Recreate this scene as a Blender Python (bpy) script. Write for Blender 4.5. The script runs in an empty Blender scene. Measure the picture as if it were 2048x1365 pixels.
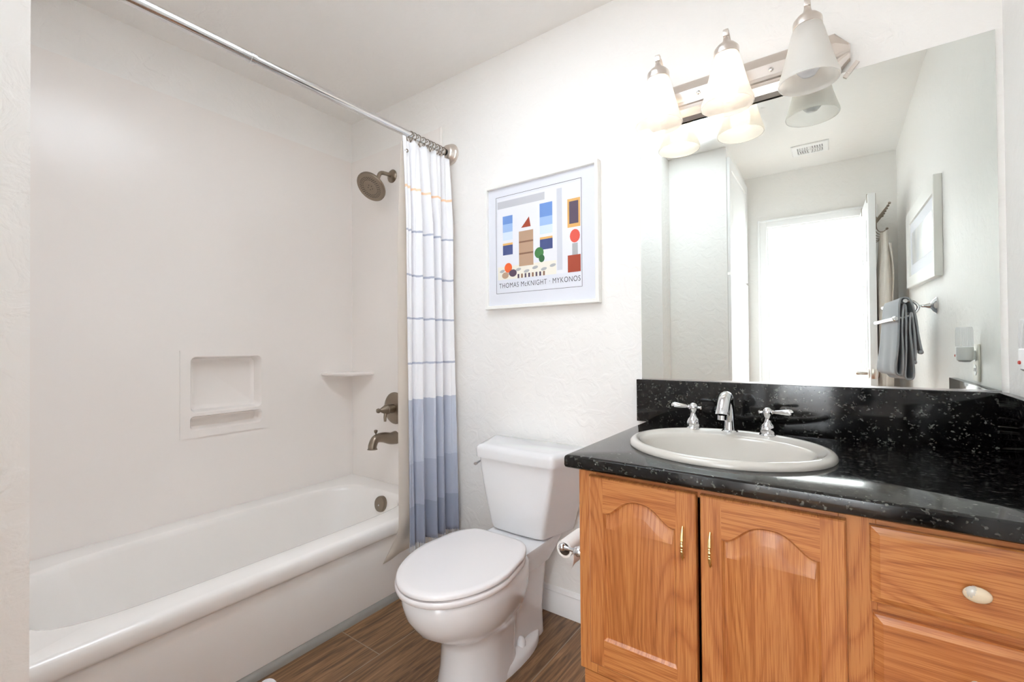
import bpy, bmesh, math, random
from mathutils import Vector, Matrix
from math import sin, cos, pi, radians as R
random.seed(7)
S = bpy.context.scene
COL = S.collection

# ---------------------------------------------------------------- camera
CAM = (2.3437, -1.6447, 1.1107); YAW, PITCH, ROLL, FPX = 0.6214, 0.0098, -0.0082, 906.93
def cam_axes():
    f = Vector((-sin(YAW)*cos(PITCH), cos(YAW)*cos(PITCH), sin(PITCH)))
    r = Vector((cos(YAW), sin(YAW), 0)); u = r.cross(f)
    c, s = cos(ROLL), sin(ROLL)
    return c*r + s*u, -s*r + c*u, f
r_, u_, f_ = cam_axes()
cd = bpy.data.cameras.new('camera'); cam = bpy.data.objects.new('camera', cd); COL.objects.link(cam)
cam.matrix_world = Matrix(((r_.x, u_.x, -f_.x, CAM[0]), (r_.y, u_.y, -f_.y, CAM[1]), (r_.z, u_.z, -f_.z, CAM[2]), (0, 0, 0, 1)))
cd.sensor_width = 36; cd.lens = FPX*36/2048; cd.clip_start = .02
S.camera = cam
# ---------------------------------------------------------------- world, light, exposure
W = bpy.data.worlds.new('world'); S.world = W; W.use_nodes = True
W.node_tree.nodes['Background'].inputs[0].default_value = (.8, .9, 1, 1)
W.node_tree.nodes['Background'].inputs[1].default_value = .3
vs = S.view_settings
vs.view_transform = 'Standard'; vs.look = 'None'; vs.gamma = 1; vs.exposure = .58; vs.use_curve_mapping = False
BULB_W, SHADE_T = 3.0, .42
def area(name, loc, rot, sx, sy, power, col):
    l = bpy.data.lights.new(name, 'AREA'); l.shape = 'RECTANGLE'; l.size = sx; l.size_y = sy; l.energy = power; l.color = col
    o = bpy.data.objects.new(name, l); COL.objects.link(o); o.location = loc; o.rotation_euler = rot
    return o
area('hall_window_daylight', (3.55, -3.03, 1.35), (0, R(90), 0), 1.5, .8, 47, (.80, .90, 1))
area('hall_overhead_fill', (2.2, -3.0, 2.40), (0, 0, 0), 1.0, .5, 52, (.84, .925, 1))  # unseen overhead source, added to brighten the hall and doorway
sl = bpy.data.lights.new('bounce_fill', 'SPOT'); sl.energy = 400; sl.color = (.78, .885, 1); sl.spot_size = R(54); sl.spot_blend = 1; sl.shadow_soft_size = .03
so = bpy.data.objects.new('bounce_fill', sl); COL.objects.link(so); so.location = (1.48, -1.02, 1.22)      # added fill spot aimed at the ceiling, standing in for a bounced flash
so.rotation_euler = (Vector((1.46, -1.01, 2.44)) - so.location).to_track_quat('-Z', 'Y').to_euler()
cy = S.cycles
cy.use_denoising = True; cy.use_adaptive_sampling = True; cy.adaptive_threshold = .04; cy.max_bounces = 14; cy.diffuse_bounces = 12; cy.glossy_bounces = 5; cy.transmission_bounces = 8
cy.transparent_max_bounces = 10; cy.sample_clamp_indirect = 8; cy.caustics_reflective = True; cy.blur_glossy = .6; cy.caustics_refractive = False

# ---------------------------------------------------------------- materials
def lin(c):
    return tuple(((v/255)/12.92 if v/255 <= .04045 else ((v/255+.055)/1.055)**2.4) for v in c) + (1,)
class N:
    def __init__(s, m): s.t = m.node_tree; s.b = s.t.nodes['Principled BSDF']
    def n(s, typ, **kw):
        k = s.t.nodes.new(typ)
        for a, v in kw.items():
            if a.startswith('i_'):
                key = a[2:]; key = int(key) if key.isdigit() else key
                k.inputs[key].default_value = v
            else: setattr(k, a, v)
        return k
    def l(s, a, b): s.t.links.new(a, b)
def mat(name, c, rough=.5, metal=0, coat=0, spec=.5, bump=None, trans=0, sheen=0, emit=None):
    m = bpy.data.materials.new(name); m.use_nodes = True; q = N(m); b = q.b
    b.inputs['Base Color'].default_value = lin(c); b.inputs['Roughness'].default_value = rough
    b.inputs['Metallic'].default_value = metal; b.inputs['Coat Weight'].default_value = coat
    b.inputs['Coat Roughness'].default_value = .08; b.inputs['Specular IOR Level'].default_value = spec
    b.inputs['Transmission Weight'].default_value = trans; b.inputs['Sheen Weight'].default_value = sheen
    if emit: b.inputs['Emission Color'].default_value = lin(emit[0]); b.inputs['Emission Strength'].default_value = emit[1]
    if bump:
        sc, st, di = bump
        g = q.n('ShaderNodeNewGeometry'); t = q.n('ShaderNodeTexNoise'); t.inputs['Scale'].default_value = sc
        t.inputs['Detail'].default_value = 5
        q.l(g.outputs['Position'], t.inputs['Vector'])
        bp = q.n('ShaderNodeBump'); bp.inputs['Strength'].default_value = st; bp.inputs['Distance'].default_value = di
        q.l(t.outputs['Fac'], bp.inputs['Height']); q.l(bp.outputs['Normal'], b.inputs['Normal'])
    return m
def paint(name, c, st=.35):
    """skip-trowel textured wall paint: flattened low blobs and streaks"""
    m = mat(name, c, .55, spec=.35); q = N(m)
    g = q.n('ShaderNodeNewGeometry')
    a = q.n('ShaderNodeTexNoise'); a.inputs['Scale'].default_value = 16; a.inputs['Detail'].default_value = 6; a.inputs['Distortion'].default_value = 1.4
    q.l(g.outputs['Position'], a.inputs['Vector'])
    rp = q.n('ShaderNodeValToRGB'); rp.color_ramp.elements[0].position = .42; rp.color_ramp.elements[1].position = .60
    q.l(a.outputs['Fac'], rp.inputs['Fac'])
    f = q.n('ShaderNodeTexNoise'); f.inputs['Scale'].default_value = 120; f.inputs['Detail'].default_value = 3
    q.l(g.outputs['Position'], f.inputs['Vector'])
    ad = q.n('ShaderNodeMath', operation='MULTIPLY_ADD'); ad.inputs[1].default_value = .25
    q.l(f.outputs['Fac'], ad.inputs[0]); q.l(rp.outputs['Color'], ad.inputs[2])
    bp = q.n('ShaderNodeBump'); bp.inputs['Strength'].default_value = st; bp.inputs['Distance'].default_value = .0022
    q.l(ad.outputs[0], bp.inputs['Height']); q.l(bp.outputs['Normal'], q.b.inputs['Normal'])
    return m
def wood(name, axis, dark, mid, light):
    """oak: streaks and cathedral rings along the grain, plus fine dark pores"""
    m = mat(name, mid, .38, coat=.25); q = N(m)
    g = q.n('ShaderNodeNewGeometry'); oi = q.n('ShaderNodeObjectInfo')
    of = q.n('ShaderNodeVectorMath', operation='SCALE'); of.inputs[3].default_value = 9.0
    cb = q.n('ShaderNodeCombineXYZ'); q.l(oi.outputs['Random'], cb.inputs[0]); q.l(oi.outputs['Random'], cb.inputs[2]); q.l(cb.outputs[0], of.inputs[0])
    ad = q.n('ShaderNodeVectorMath', operation='ADD'); q.l(g.outputs['Position'], ad.inputs[0]); q.l(of.outputs[0], ad.inputs[1])
    def scaled(a_, b_):
        k = q.n('ShaderNodeMapping'); q.l(ad.outputs[0], k.inputs['Vector']); k.inputs['Scale'].default_value = (a_, a_*.1, b_) if axis == 'z' else (b_, a_*.1, a_); return k
    def noise(v, sc, det, dist=0):
        k = q.n('ShaderNodeTexNoise'); k.inputs['Scale'].default_value = sc; k.inputs['Detail'].default_value = det; k.inputs['Distortion'].default_value = dist
        q.l(v.outputs[0], k.inputs['Vector']); return k
    def mth(op, a_, b_, c_=None):
        k = q.n('ShaderNodeMath', operation=op)
        for i_, v_ in enumerate((a_, b_, c_)):
            if v_ is None: continue
            if isinstance(v_, (int, float)): k.inputs[i_].default_value = v_
            else: q.l(v_, k.inputs[i_])
        return k.outputs[0]
    n1 = noise(scaled(5.5, .9), 1.2, 1, .35)                       # growth rings: cathedral figure
    tri = mth('PINGPONG', mth('MULTIPLY', n1.outputs['Fac'], 17.0), .5)
    ring = mth('POWER', mth('MULTIPLY', tri, 2.0), 3.0)
    fine = noise(scaled(620, 13), 1, 2)                            # pores
    pore = mth('MULTIPLY', mth('SUBTRACT', fine.outputs['Fac'], .46), 3.2)
    pore = mth('MINIMUM', mth('MAXIMUM', pore, 0), 1)
    strk = noise(scaled(150, 2.0), 1, 3)                            # soft long streaks
    tone = noise(scaled(4, .8), 1, 2)
    v_ = mth('MULTIPLY_ADD', mth('MULTIPLY', ring, mth('MULTIPLY_ADD', pore, .7, .35)), .48, mth('MULTIPLY', pore, .30))
    v_ = mth('MULTIPLY_ADD', mth('SUBTRACT', strk.outputs['Fac'], .5), .38, v_)
    v_ = mth('MULTIPLY_ADD', mth('SUBTRACT', tone.outputs['Fac'], .5), .3, v_)
    rp = q.n('ShaderNodeValToRGB'); e = rp.color_ramp.elements
    e[0].position = -.0; e[0].color = lin(light); e[1].position = .72; e[1].color = lin(dark); k = e.new(.16); k.color = lin(mid)
    q.l(v_, rp.inputs['Fac']); q.l(rp.outputs['Color'], q.b.inputs['Base Color'])
    bp = q.n('ShaderNodeBump', invert=True); bp.inputs['Strength'].default_value = .10; bp.inputs['Distance'].default_value = .0006
    q.l(v_, bp.inputs['Height']); q.l(bp.outputs['Normal'], q.b.inputs['Normal'])
    return m
def granite():
    m = mat('black_granite', (10, 10, 11), .10, spec=.55); q = N(m)
    g = q.n('ShaderNodeNewGeometry')
    v = q.n('ShaderNodeTexVoronoi'); v.inputs['Scale'].default_value = 260; q.l(g.outputs['Position'], v.inputs['Vector'])
    no = q.n('ShaderNodeTexNoise'); no.inputs['Scale'].default_value = 60; no.inputs['Detail'].default_value = 2; q.l(g.outputs['Position'], no.inputs['Vector'])
    sp = q.n('ShaderNodeSeparateColor'); q.l(v.outputs['Color'], sp.inputs[0])
    a = q.n('ShaderNodeMath', operation='MULTIPLY'); q.l(sp.outputs[0], a.inputs[0]); q.l(no.outputs['Fac'], a.inputs[1])
    rp = q.n('ShaderNodeValToRGB'); e = rp.color_ramp.elements
    e[0].position = .33; e[0].color = lin((9, 9, 10)); e[1].position = .62; e[1].color = lin((96, 97, 92))
    k = e.new(.47); k.color = lin((34, 35, 33))
    q.l(a.outputs[0], rp.inputs['Fac']); q.l(rp.outputs['Color'], q.b.inputs['Base Color'])
    return m
def floor_mat():
    m = mat('wood_look_plank_tile', (110, 80, 55), .42); q = N(m)
    g = q.n('ShaderNodeNewGeometry'); sx = q.n('ShaderNodeSeparateXYZ'); q.l(g.outputs['Position'], sx.inputs[0])
    ax = q.n('ShaderNodeMath', operation='ADD'); ax.inputs[1].default_value = 10*.26-.99; q.l(sx.outputs[0], ax.inputs[0])
    ay = q.n('ShaderNodeMath', operation='ADD'); ay.inputs[1].default_value = 12*1.2+.59; q.l(sx.outputs[1], ay.inputs[0])
    cb = q.n('ShaderNodeCombineXYZ'); q.l(ay.outputs[0], cb.inputs[0]); q.l(ax.outputs[0], cb.inputs[1])
    br = q.n('ShaderNodeTexBrick', offset=.37, offset_frequency=2); q.l(cb.outputs[0], br.inputs['Vector'])
    br.inputs['Scale'].default_value = 1; br.inputs['Brick Width'].default_value = 1.2; br.inputs['Row Height'].default_value = .26
    br.inputs['Mortar Size'].default_value = .0018; br.inputs['Mortar Smooth'].default_value = .1; br.inputs['Bias'].default_value = 0
    br.inputs['Color1'].default_value = (0, 0, 0, 1); br.inputs['Color2'].default_value = (1, 1, 1, 1)
    sc = q.n('ShaderNodeMapping'); sc.inputs['Scale'].default_value = (46, 3.2, 1); q.l(g.outputs['Position'], sc.inputs['Vector'])
    off = q.n('ShaderNodeVectorMath', operation='MULTIPLY_ADD'); off.inputs[1].default_value = (5, 5, 5); q.l(br.outputs['Color'], off.inputs[0]); q.l(sc.outputs[0], off.inputs[2])
    n1 = q.n('ShaderNodeTexNoise'); n1.inputs['Scale'].default_value = 1.2; n1.inputs['Detail'].default_value = 7; n1.inputs['Distortion'].default_value = 1.6; q.l(off.outputs[0], n1.inputs['Vector'])
    rp = q.n('ShaderNodeValToRGB'); e = rp.color_ramp.elements
    e[0].position = .3; e[0].color = lin((94, 68, 47)); e[1].position = .72; e[1].color = lin((170, 130, 92))
    k = e.new(.5); k.color = lin((134, 98, 67)); q.l(n1.outputs['Fac'], rp.inputs['Fac'])
    tint = q.n('ShaderNodeMix', data_type='RGBA', blend_type='MULTIPLY'); tint.inputs[0].default_value = 1
    tc = q.n('ShaderNodeMix', data_type='RGBA'); tc.inputs[6].default_value = (1, 1, 1, 1); tc.inputs[7].default_value = (.70, .72, .75, 1)
    q.l(br.outputs['Color'], tc.inputs[0]); q.l(rp.outputs['Color'], tint.inputs[6]); q.l(tc.outputs[2], tint.inputs[7])
    mo = q.n('ShaderNodeMix', data_type='RGBA'); mo.inputs[7].default_value = lin((150, 136, 118)); q.l(br.outputs['Fac'], mo.inputs[0]); q.l(tint.outputs[2], mo.inputs[6])
    q.l(mo.outputs[2], q.b.inputs['Base Color'])
    bp = q.n('ShaderNodeBump'); bp.inputs['Strength'].default_value = .2; bp.inputs['Distance'].default_value = .001
    q.l(n1.outputs['Fac'], bp.inputs['Height']); q.l(bp.outputs['Normal'], q.b.inputs['Normal'])
    return m
def curtain_mat():
    """white woven cloth with thin woven stripes, fading to blue bands at the hem (bands follow the cloth's height)"""
    m = mat('striped_cotton', (240, 240, 243), .85, sheen=.2); q = N(m)
    g = q.n('ShaderNodeNewGeometry'); at = q.n('ShaderNodeAttribute', attribute_name='cloth_height')
    nz = q.n('ShaderNodeTexNoise'); nz.inputs['Scale'].default_value = 26; q.l(g.outputs['Position'], nz.inputs['Vector'])
    w = q.n('ShaderNodeMath', operation='MULTIPLY_ADD'); w.inputs[1].default_value = .012; q.l(nz.outputs['Fac'], w.inputs[0]); q.l(at.outputs['Fac'], w.inputs[2])
    rp = q.n('ShaderNodeValToRGB'); rp.color_ramp.interpolation = 'CONSTANT'; e = rp.color_ramp.elements
    white = (243, 243, 246); st = (184, 189, 205); orr = (248, 212, 180)
    seq = [(0, (160, 168, 188)), (.405, (180, 187, 205)), (.60, (196, 202, 217)), (.873, white)]
    e[0].position = 0; e[0].color = lin(seq[0][1]); e[1].position = seq[1][0]/2.2; e[1].color = lin(seq[1][1])
    for z, c in seq[2:]:
        k = e.new(z/2.2); k.color = lin(c)
    dv = q.n('ShaderNodeMath', operation='DIVIDE'); dv.inputs[1].default_value = 2.2
    sb = q.n('ShaderNodeMath', operation='SUBTRACT'); sb.inputs[1].default_value = .006
    q.l(w.outputs[0], sb.inputs[0]); q.l(sb.outputs[0], dv.inputs[0]); q.l(dv.outputs[0], rp.inputs['Fac']); prev = rp.outputs['Color']
    for z_, c_, h_ in ((1.036, st, .0045), (1.233, st, .0045), (1.423, st, .0045), (1.619, st, .0045), (1.809, orr, .0055)):
        cmp = q.n('ShaderNodeMath', operation='COMPARE'); q.l(sb.outputs[0], cmp.inputs[0]); cmp.inputs[1].default_value = z_; cmp.inputs[2].default_value = h_
        mx = q.n('ShaderNodeMix', data_type='RGBA'); mx.inputs[7].default_value = lin(c_); q.l(cmp.outputs[0], mx.inputs[0]); q.l(prev, mx.inputs[6]); prev = mx.outputs[2]
    q.l(prev, q.b.inputs['Base Color'])
    mp = q.n('ShaderNodeMapping'); mp.inputs['Scale'].default_value = (160, 160, 420); q.l(g.outputs['Position'], mp.inputs['Vector'])
    n2 = q.n('ShaderNodeTexNoise'); n2.inputs['Scale'].default_value = 1; q.l(mp.outputs[0], n2.inputs['Vector'])
    bp = q.n('ShaderNodeBump'); bp.inputs['Strength'].default_value = .35; bp.inputs['Distance'].default_value = .001
    q.l(n2.outputs['Fac'], bp.inputs['Height']); q.l(bp.outputs['Normal'], q.b.inputs['Normal'])
    return m
def frosted(name, c, clear, rough=.5):
    """frosted sheet: diffuse + translucent, a share of it clear"""
    m = bpy.data.materials.new(name); m.use_nodes = True; t = m.node_tree; t.nodes.clear()
    o = t.nodes.new('ShaderNodeOutputMaterial'); d = t.nodes.new('ShaderNodeBsdfDiffuse'); tr = t.nodes.new('ShaderNodeBsdfTranslucent')
    tp = t.nodes.new('ShaderNodeBsdfTransparent'); gl = t.nodes.new('ShaderNodeBsdfGlossy'); gl.inputs['Roughness'].default_value = rough
    d.inputs[0].default_value = lin(c); tr.inputs[0].default_value = lin(c)
    m1 = t.nodes.new('ShaderNodeMixShader'); m1.inputs[0].default_value = .55
    m2 = t.nodes.new('ShaderNodeMixShader'); m2.inputs[0].default_value = clear
    m3 = t.nodes.new('ShaderNodeMixShader'); m3.inputs[0].default_value = .04
    L = t.links.new
    L(d.outputs[0], m1.inputs[1]); L(tr.outputs[0], m1.inputs[2]); L(m1.outputs[0], m2.inputs[1]); L(tp.outputs[0], m2.inputs[2])
    L(m2.outputs[0], m3.inputs[1]); L(gl.outputs[0], m3.inputs[2]); L(m3.outputs[0], o.inputs[0])
    return m
M = {}
M['wall'] = paint('wall_paint', (243, 241, 238)); M['ceil'] = paint('ceiling_paint', (243, 241, 238), .22)
M['trim'] = mat('trim_enamel', (243, 243, 243), .35); M['surround'] = mat('cream_acrylic', (246, 241, 237), .22, spec=.45)
M['tub'] = mat('tub_enamel', (247, 244, 241), .10, coat=.4); M['china'] = mat('vitreous_china', (229, 229, 231), .07, coat=.5)
M['seat'] = mat('seat_plastic', (229, 225, 225), .22); M['bone'] = mat('bone_china', (206, 201, 193), .10, coat=.4)
M['nickel'] = mat('brushed_nickel', (150, 138, 124), .30, 1, bump=(400, .05, .0004)); M['chrome'] = mat('chrome', (225, 226, 228), .05, 1)
M['satin'] = mat('satin_nickel_light', (230, 222, 215), .28, 1); M['brass'] = mat('polished_brass', (240, 214, 150), .16, 1)
M['steel'] = mat('bright_steel', (222, 222, 222), .15, 1); M['granite'] = granite(); M['floor'] = floor_mat()
oak = ((136, 76, 38), (176, 106, 56), (197, 131, 74))
M['oak_v'] = wood('oak_vertical', 'z', *oak); M['oak_h'] = wood('oak_horizontal', 'x', *oak)
M['curtain'] = curtain_mat(); M['cream'] = mat('knob_inlay_ivory', (222, 206, 178), .2, coat=.5)
M['fringe'] = mat('white_cotton_yarn', (228, 230, 236), .9); M['liner'] = frosted('frosted_vinyl', (246, 240, 232), .2)
M['shade'] = frosted('frosted_glass', (252, 250, 246), SHADE_T, .3); M['dark'] = mat('dark_void', (20, 18, 16), .8)
M['rubber'] = mat('black_rubber', (28, 28, 28), .6); M['paper'] = mat('tissue', (240, 236, 232), .95, bump=(300, .3, .0006))
M['card'] = mat('grey_cardboard', (110, 92, 78), .9); M['porcelain'] = mat('white_porcelain', (245, 245, 245), .12)
M['towel'] = mat('grey_waffle_cotton', (176, 180, 186), .95, sheen=.3, bump=(420, 1.0, .002)); M['robe'] = mat('oatmeal_plush', (226, 219, 210), .95, sheen=.4, bump=(160, .8, .002))
M['navy'] = mat('navy_cotton', (38, 40, 62), .95); M['plastic'] = mat('white_plastic', (240, 240, 240), .3)
M['ribbed'] = frosted('clear_ribbed_plastic', (246, 247, 248), .45, .1); M['red'] = mat('red_lens', (200, 70, 60), .3)
M['ivory'] = mat('ivory_plate', (238, 234, 224), .35); M['whiteframe'] = mat('white_lacquer', (243, 242, 238), .3)
M['matboard'] = mat('pale_mat_board', (226, 228, 236), .6); M['ink'] = mat('black_ink', (40, 40, 44), .7)
M['fluff'] = mat('white_chenille', (236, 234, 238), .95); M['greyline'] = mat('grey_base_strip', (150, 146, 140), .5)
M['cabwhite'] = mat('white_cabinet_enamel', (244, 244, 244), .3)
mm = mat('mirror_silver', (236, 240, 236), 0.0, 1); M['mirror'] = mm
M['bulb_on'] = mat('lit_bulb', (255, 250, 240), .4, emit=((255, 236, 216), BULB_W)); M['bulb_off'] = mat('white_bulb', (226, 228, 232), .25)

# ---------------------------------------------------------------- helpers
def tag(o, label=None, cat=None, group=None, kind=None):
    if label: o['label'] = label
    if cat: o['category'] = cat
    if group: o['group'] = group
    if kind: o['kind'] = kind
    return o
def root(name, loc, label, cat, group=None):
    o = bpy.data.objects.new(name, None); COL.objects.link(o); o.location = loc; o.empty_display_size = .05
    return tag(o, label, cat, group)
def wm(o):
    m = Matrix.Translation(o.location)
    return m
def link(name, bm, m, parent=None, ang=40, smooth=True):
    bmesh.ops.recalc_face_normals(bm, faces=bm.faces)
    me = bpy.data.meshes.new(name); bm.to_mesh(me); bm.free()
    for x in (m if isinstance(m, (list, tuple)) else [m]): me.materials.append(x)
    if smooth:
        me.polygons.foreach_set('use_smooth', [True]*len(me.polygons)); me.set_sharp_from_angle(angle=R(ang))
    o = bpy.data.objects.new(name, me); COL.objects.link(o)
    if parent is not None:
        o.parent = parent
        mw = Matrix.Identity(4); p = parent
        while p is not None: mw = Matrix.Translation(p.location) @ mw; p = p.parent if False else None
        o.matrix_parent_inverse = mw.inverted()
    return o
def B(): return bmesh.new()
def box(bm, x0, x1, y0, y1, z0, z1, bev=0, seg=2, mi=0):
    v = [bm.verts.new(p) for p in ((x0, y0, z0), (x1, y0, z0), (x1, y1, z0), (x0, y1, z0), (x0, y0, z1), (x1, y0, z1), (x1, y1, z1), (x0, y1, z1))]
    fs = [bm.faces.new([v[i] for i in f]) for f in ((0, 3, 2, 1), (4, 5, 6, 7), (0, 1, 5, 4), (1, 2, 6, 5), (2, 3, 7, 6), (3, 0, 4, 7))]
    for f in fs: f.material_index = mi
    if bev:
        es = {e for f in fs for e in f.edges}
        r = bmesh.ops.bevel(bm, geom=list(es), offset=bev, segments=seg, profile=.5, affect='EDGES')
        for f in r['faces']: f.material_index = mi
    return bm
def rings(bm, rs, cap0=True, cap1=True, closed=True, mi=0):
    vr = [[bm.verts.new(p) for p in r] for r in rs]; n = len(vr[0])
    for a, b in zip(vr, vr[1:]):
        for i in range(n if closed else n-1):
            j = (i+1) % n
            try: bm.faces.new((a[i], a[j], b[j], b[i])).material_index = mi
            except ValueError: pass
    if cap0 and closed: bm.faces.new(vr[0][::-1]).material_index = mi
    if cap1 and closed: bm.faces.new(vr[-1]).material_index = mi
    return vr
def basis(d):
    d = Vector(d).normalized(); a = Vector((0, 0, 1)) if abs(d.z) < .9 else Vector((1, 0, 0))
    x = a.cross(d).normalized(); return x, d.cross(x), d
def lathe(bm, prof, o, d, n=32, mi=0, cap=True):
    """profile [(radius, height)] turned about the axis d from the point o"""
    x, y, z = basis(d); o = Vector(o); rs = []
    for r, h in prof: rs.append([o + z*h + (x*cos(2*pi*i/n) + y*sin(2*pi*i/n))*max(r, 1e-5) for i in range(n)])
    rings(bm, rs, cap, cap, mi=mi); return bm
def tube(bm, pts, rad, n=12, mi=0, cap=True, sq=1):
    pts = [Vector(p) for p in pts]; rad = rad if isinstance(rad, (list, tuple)) else [rad]*len(pts); rs = []; px = None
    for i, p in enumerate(pts):
        d = (pts[min(i+1, len(pts)-1)] - pts[max(i-1, 0)]).normalized()
        if px is None: x, y, _ = basis(d)
        else:
            x = (px - d*px.dot(d)).normalized(); y = d.cross(x)
        px = x
        rs.append([p + (x*cos(2*pi*k/n) + y*sin(2*pi*k/n)*sq)*rad[i] for k in range(n)])
    rings(bm, rs, cap, cap, mi=mi); return bm
def ball(bm, c, r, n=16, s=(1, 1, 1), mi=0):
    rs = []
    for i in range(1, n//2):
        t = pi*i/(n//2); rs.append([Vector(c) + Vector((r*sin(t)*cos(2*pi*k/n)*s[0], r*sin(t)*sin(2*pi*k/n)*s[1], -r*cos(t)*s[2])) for k in range(n)])
    vr = rings(bm, rs, False, False, mi=mi)
    for ring, sg in ((vr[0], -1), (vr[-1], 1)):
        t = bm.verts.new(Vector(c) + Vector((0, 0, sg*r*s[2])))
        for k in range(n): bm.faces.new((ring[k], ring[(k+1) % n], t)).material_index = mi
    return bm
def bez(p, n=12):
    """Catmull-Rom through the points"""
    p = [Vector(a) for a in p]; q = [p[0]*2-p[1]] + p + [p[-1]*2-p[-2]]; out = []
    for i in range(1, len(q)-2):
        for k in range(n):
            t = k/n; a, b, c, d = q[i-1], q[i], q[i+1], q[i+2]
            out.append(.5*((2*b) + (c-a)*t + (2*a-5*b+4*c-d)*t*t + (3*b-a-3*c+d)*t**3))
    return out + [p[-1]]
def sheet(bm, f, nu, nv, th, mi=0, attr=None):
    """thick cloth: f(u, v) -> point, thickness th along the normal"""
    P = [[Vector(f(i/nu, j/nv)) for i in range(nu+1)] for j in range(nv+1)]
    lay = bm.verts.layers.float.new(attr[0]) if attr else None
    def nrm(j, i):
        a = P[j][min(i+1, nu)] - P[j][max(i-1, 0)]; b = P[min(j+1, nv)][i] - P[max(j-1, 0)][i]
        return a.cross(b).normalized()
    G = []
    for s in (.5, -.5):
        g = []
        for j in range(nv+1):
            row = []
            for i in range(nu+1):
                v = bm.verts.new(P[j][i] + nrm(j, i)*th*s)
                if lay: v[lay] = attr[1](i/nu, j/nv)
                row.append(v)
            g.append(row)
        G.append(g)
    for k, g in enumerate(G):
        for j in range(nv):
            for i in range(nu):
                q = (g[j][i], g[j][i+1], g[j+1][i+1], g[j+1][i]); bm.faces.new(q if k == 0 else q[::-1]).material_index = mi
    a, b = G
    for i in range(nu):
        bm.faces.new((a[0][i], b[0][i], b[0][i+1], a[0][i+1])); bm.faces.new((a[nv][i], a[nv][i+1], b[nv][i+1], b[nv][i]))
    for j in range(nv):
        bm.faces.new((a[j][0], a[j+1][0], b[j+1][0], b[j][0])); bm.faces.new((a[j][nu], b[j][nu], b[j+1][nu], a[j+1][nu]))
    return bm
def rot_copy(o): 
    c = o.copy(); COL.objects.link(c); return c
def copy_tree(rt, dloc, label=None):
    c = rot_copy(rt); c.location = rt.location + Vector(dloc)
    if label: c['label'] = label
    for ch in list(rt.children):
        k = rot_copy(ch); k.parent = c; k.matrix_parent_inverse = ch.matrix_parent_inverse.copy()
        for g in list(ch.children):
            h = rot_copy(g); h.parent = k; h.matrix_parent_inverse = g.matrix_parent_inverse.copy()
    return c
def struct(name, bm, m, ang=30): return tag(link(name, bm, m, None, ang), kind='structure')

# ---------------------------------------------------------------- room shell
XR, H, YF = 2.6928, 2.44, -2.45
struct('floor', box(B(), -.12, 4.0, -3.62, .12, -.06, 0), M['floor'])
struct('ceiling', box(B(), -.12, 4.0, -3.62, .12, H, H+.06), M['ceil'])
struct('wall_back', box(B(), -.12, XR+.12, 0, .12, 0, H), M['wall'])
bm = box(B(), -.12, -.065, -1.52, 0, 0, H); box(bm, -.065, -.003, -1.52, 0, 2.19, H); struct('wall_left', bm, M['wall'])
struct('wall_right', box(B(), XR, XR+.12, YF-.12, 0, 0, H), M['wall'])
struct('wall_end', box(B(), -.12, 1.37, YF-.12, -1.514, 0, H), M['wall'])
DX0, DX1, DZ = 1.905, 2.525, 2.02
bm = box(B(), 1.37, DX0, YF-.12, YF, 0, H); box(bm, DX1, XR, YF-.12, YF, 0, H); box(bm, DX0, DX1, YF-.12, YF, DZ, H)
struct('wall_front', bm, M['wall'])
bm = box(B(), 0.3, 4.0, -3.62, -3.5, 0, H); box(bm, 3.88, 4.0, -3.5, YF-.12, 0, H); box(bm, .3, .42, -3.5, YF-.12, 0, H); box(bm, XR+.12, 3.88, YF-.12, YF, 0, H)
struct('wall_hall', bm, M['wall'])
# door casing, both rebates
def casing(name, x0, x1, zt, y, sgn, w=.062):
    bm = B(); a, b = sorted((y, y+sgn*.016))
    box(bm, x0-w, x0, a, b, 0, zt+w, .004); box(bm, x1, x1+w, a, b, 0, zt+w, .004); box(bm, x0, x1, a, b, zt, zt+w, .004)
    a, b = sorted((y, y+sgn*.022)); box(bm, x0-w, x0-w+.016, a, b, 0, zt+w, .003); box(bm, x1+w-.016, x1+w, a, b, 0, zt+w, .003); box(bm, x0-w+.016, x1+w-.016, a, b, zt+w-.016, zt+w, .003)
    return bm
bm = casing('trim_1', DX0, DX1, DZ, YF, 1)
box(bm, DX0, DX0+.012, YF-.12, YF, 0, DZ); box(bm, DX1-.012, DX1, YF-.12, YF, 0, DZ); box(bm, DX0+.012, DX1-.012, YF-.12, YF, DZ-.012, DZ); box(bm, DX0+.012, DX0+.024, YF-.075, YF-.04, 0, DZ-.012)
struct('trim_1', bm, M['trim'])
struct('trim_2', casing('trim_2', 2.03, 2.79, 2.03, -3.5, 1), M['trim'])
def panel_door(w, h, th, rows, cols=2, st=.11):
    """panelled door in local axes: width +X from the hinge, thickness Y, height Z; both faces carry raised panels"""
    bm = box(B(), 0, w, -th/2, th/2, 0, h, .002)
    pw = (w - st*(cols+1))/cols
    for s in (-1, 1):
        for z0, z1 in rows:
            for c in range(cols):
                x0 = st + c*(pw+st); x1 = x0+pw; y = s*th/2
                rr = []
                for ins, dy in ((0, .0005), (.004, .005), (.012, .005), (.018, -.001), (.022, -.001), (.05, .003)):
                    rr.append([(x0+ins, y+s*dy, z0+ins), (x1-ins, y+s*dy, z0+ins), (x1-ins, y+s*dy, z1-ins), (x0+ins, y+s*dy, z1-ins)])
                rings(bm, rr, False, True)
    return bm
ROWS = ((.20, .74), (.90, 1.50), (1.60, 1.86))
d2 = link('door_2', panel_door(.76, 2.02, .035, ROWS), M['trim']); tag(d2, kind='structure'); d2.location = (2.03, -3.485, .008)
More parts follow.
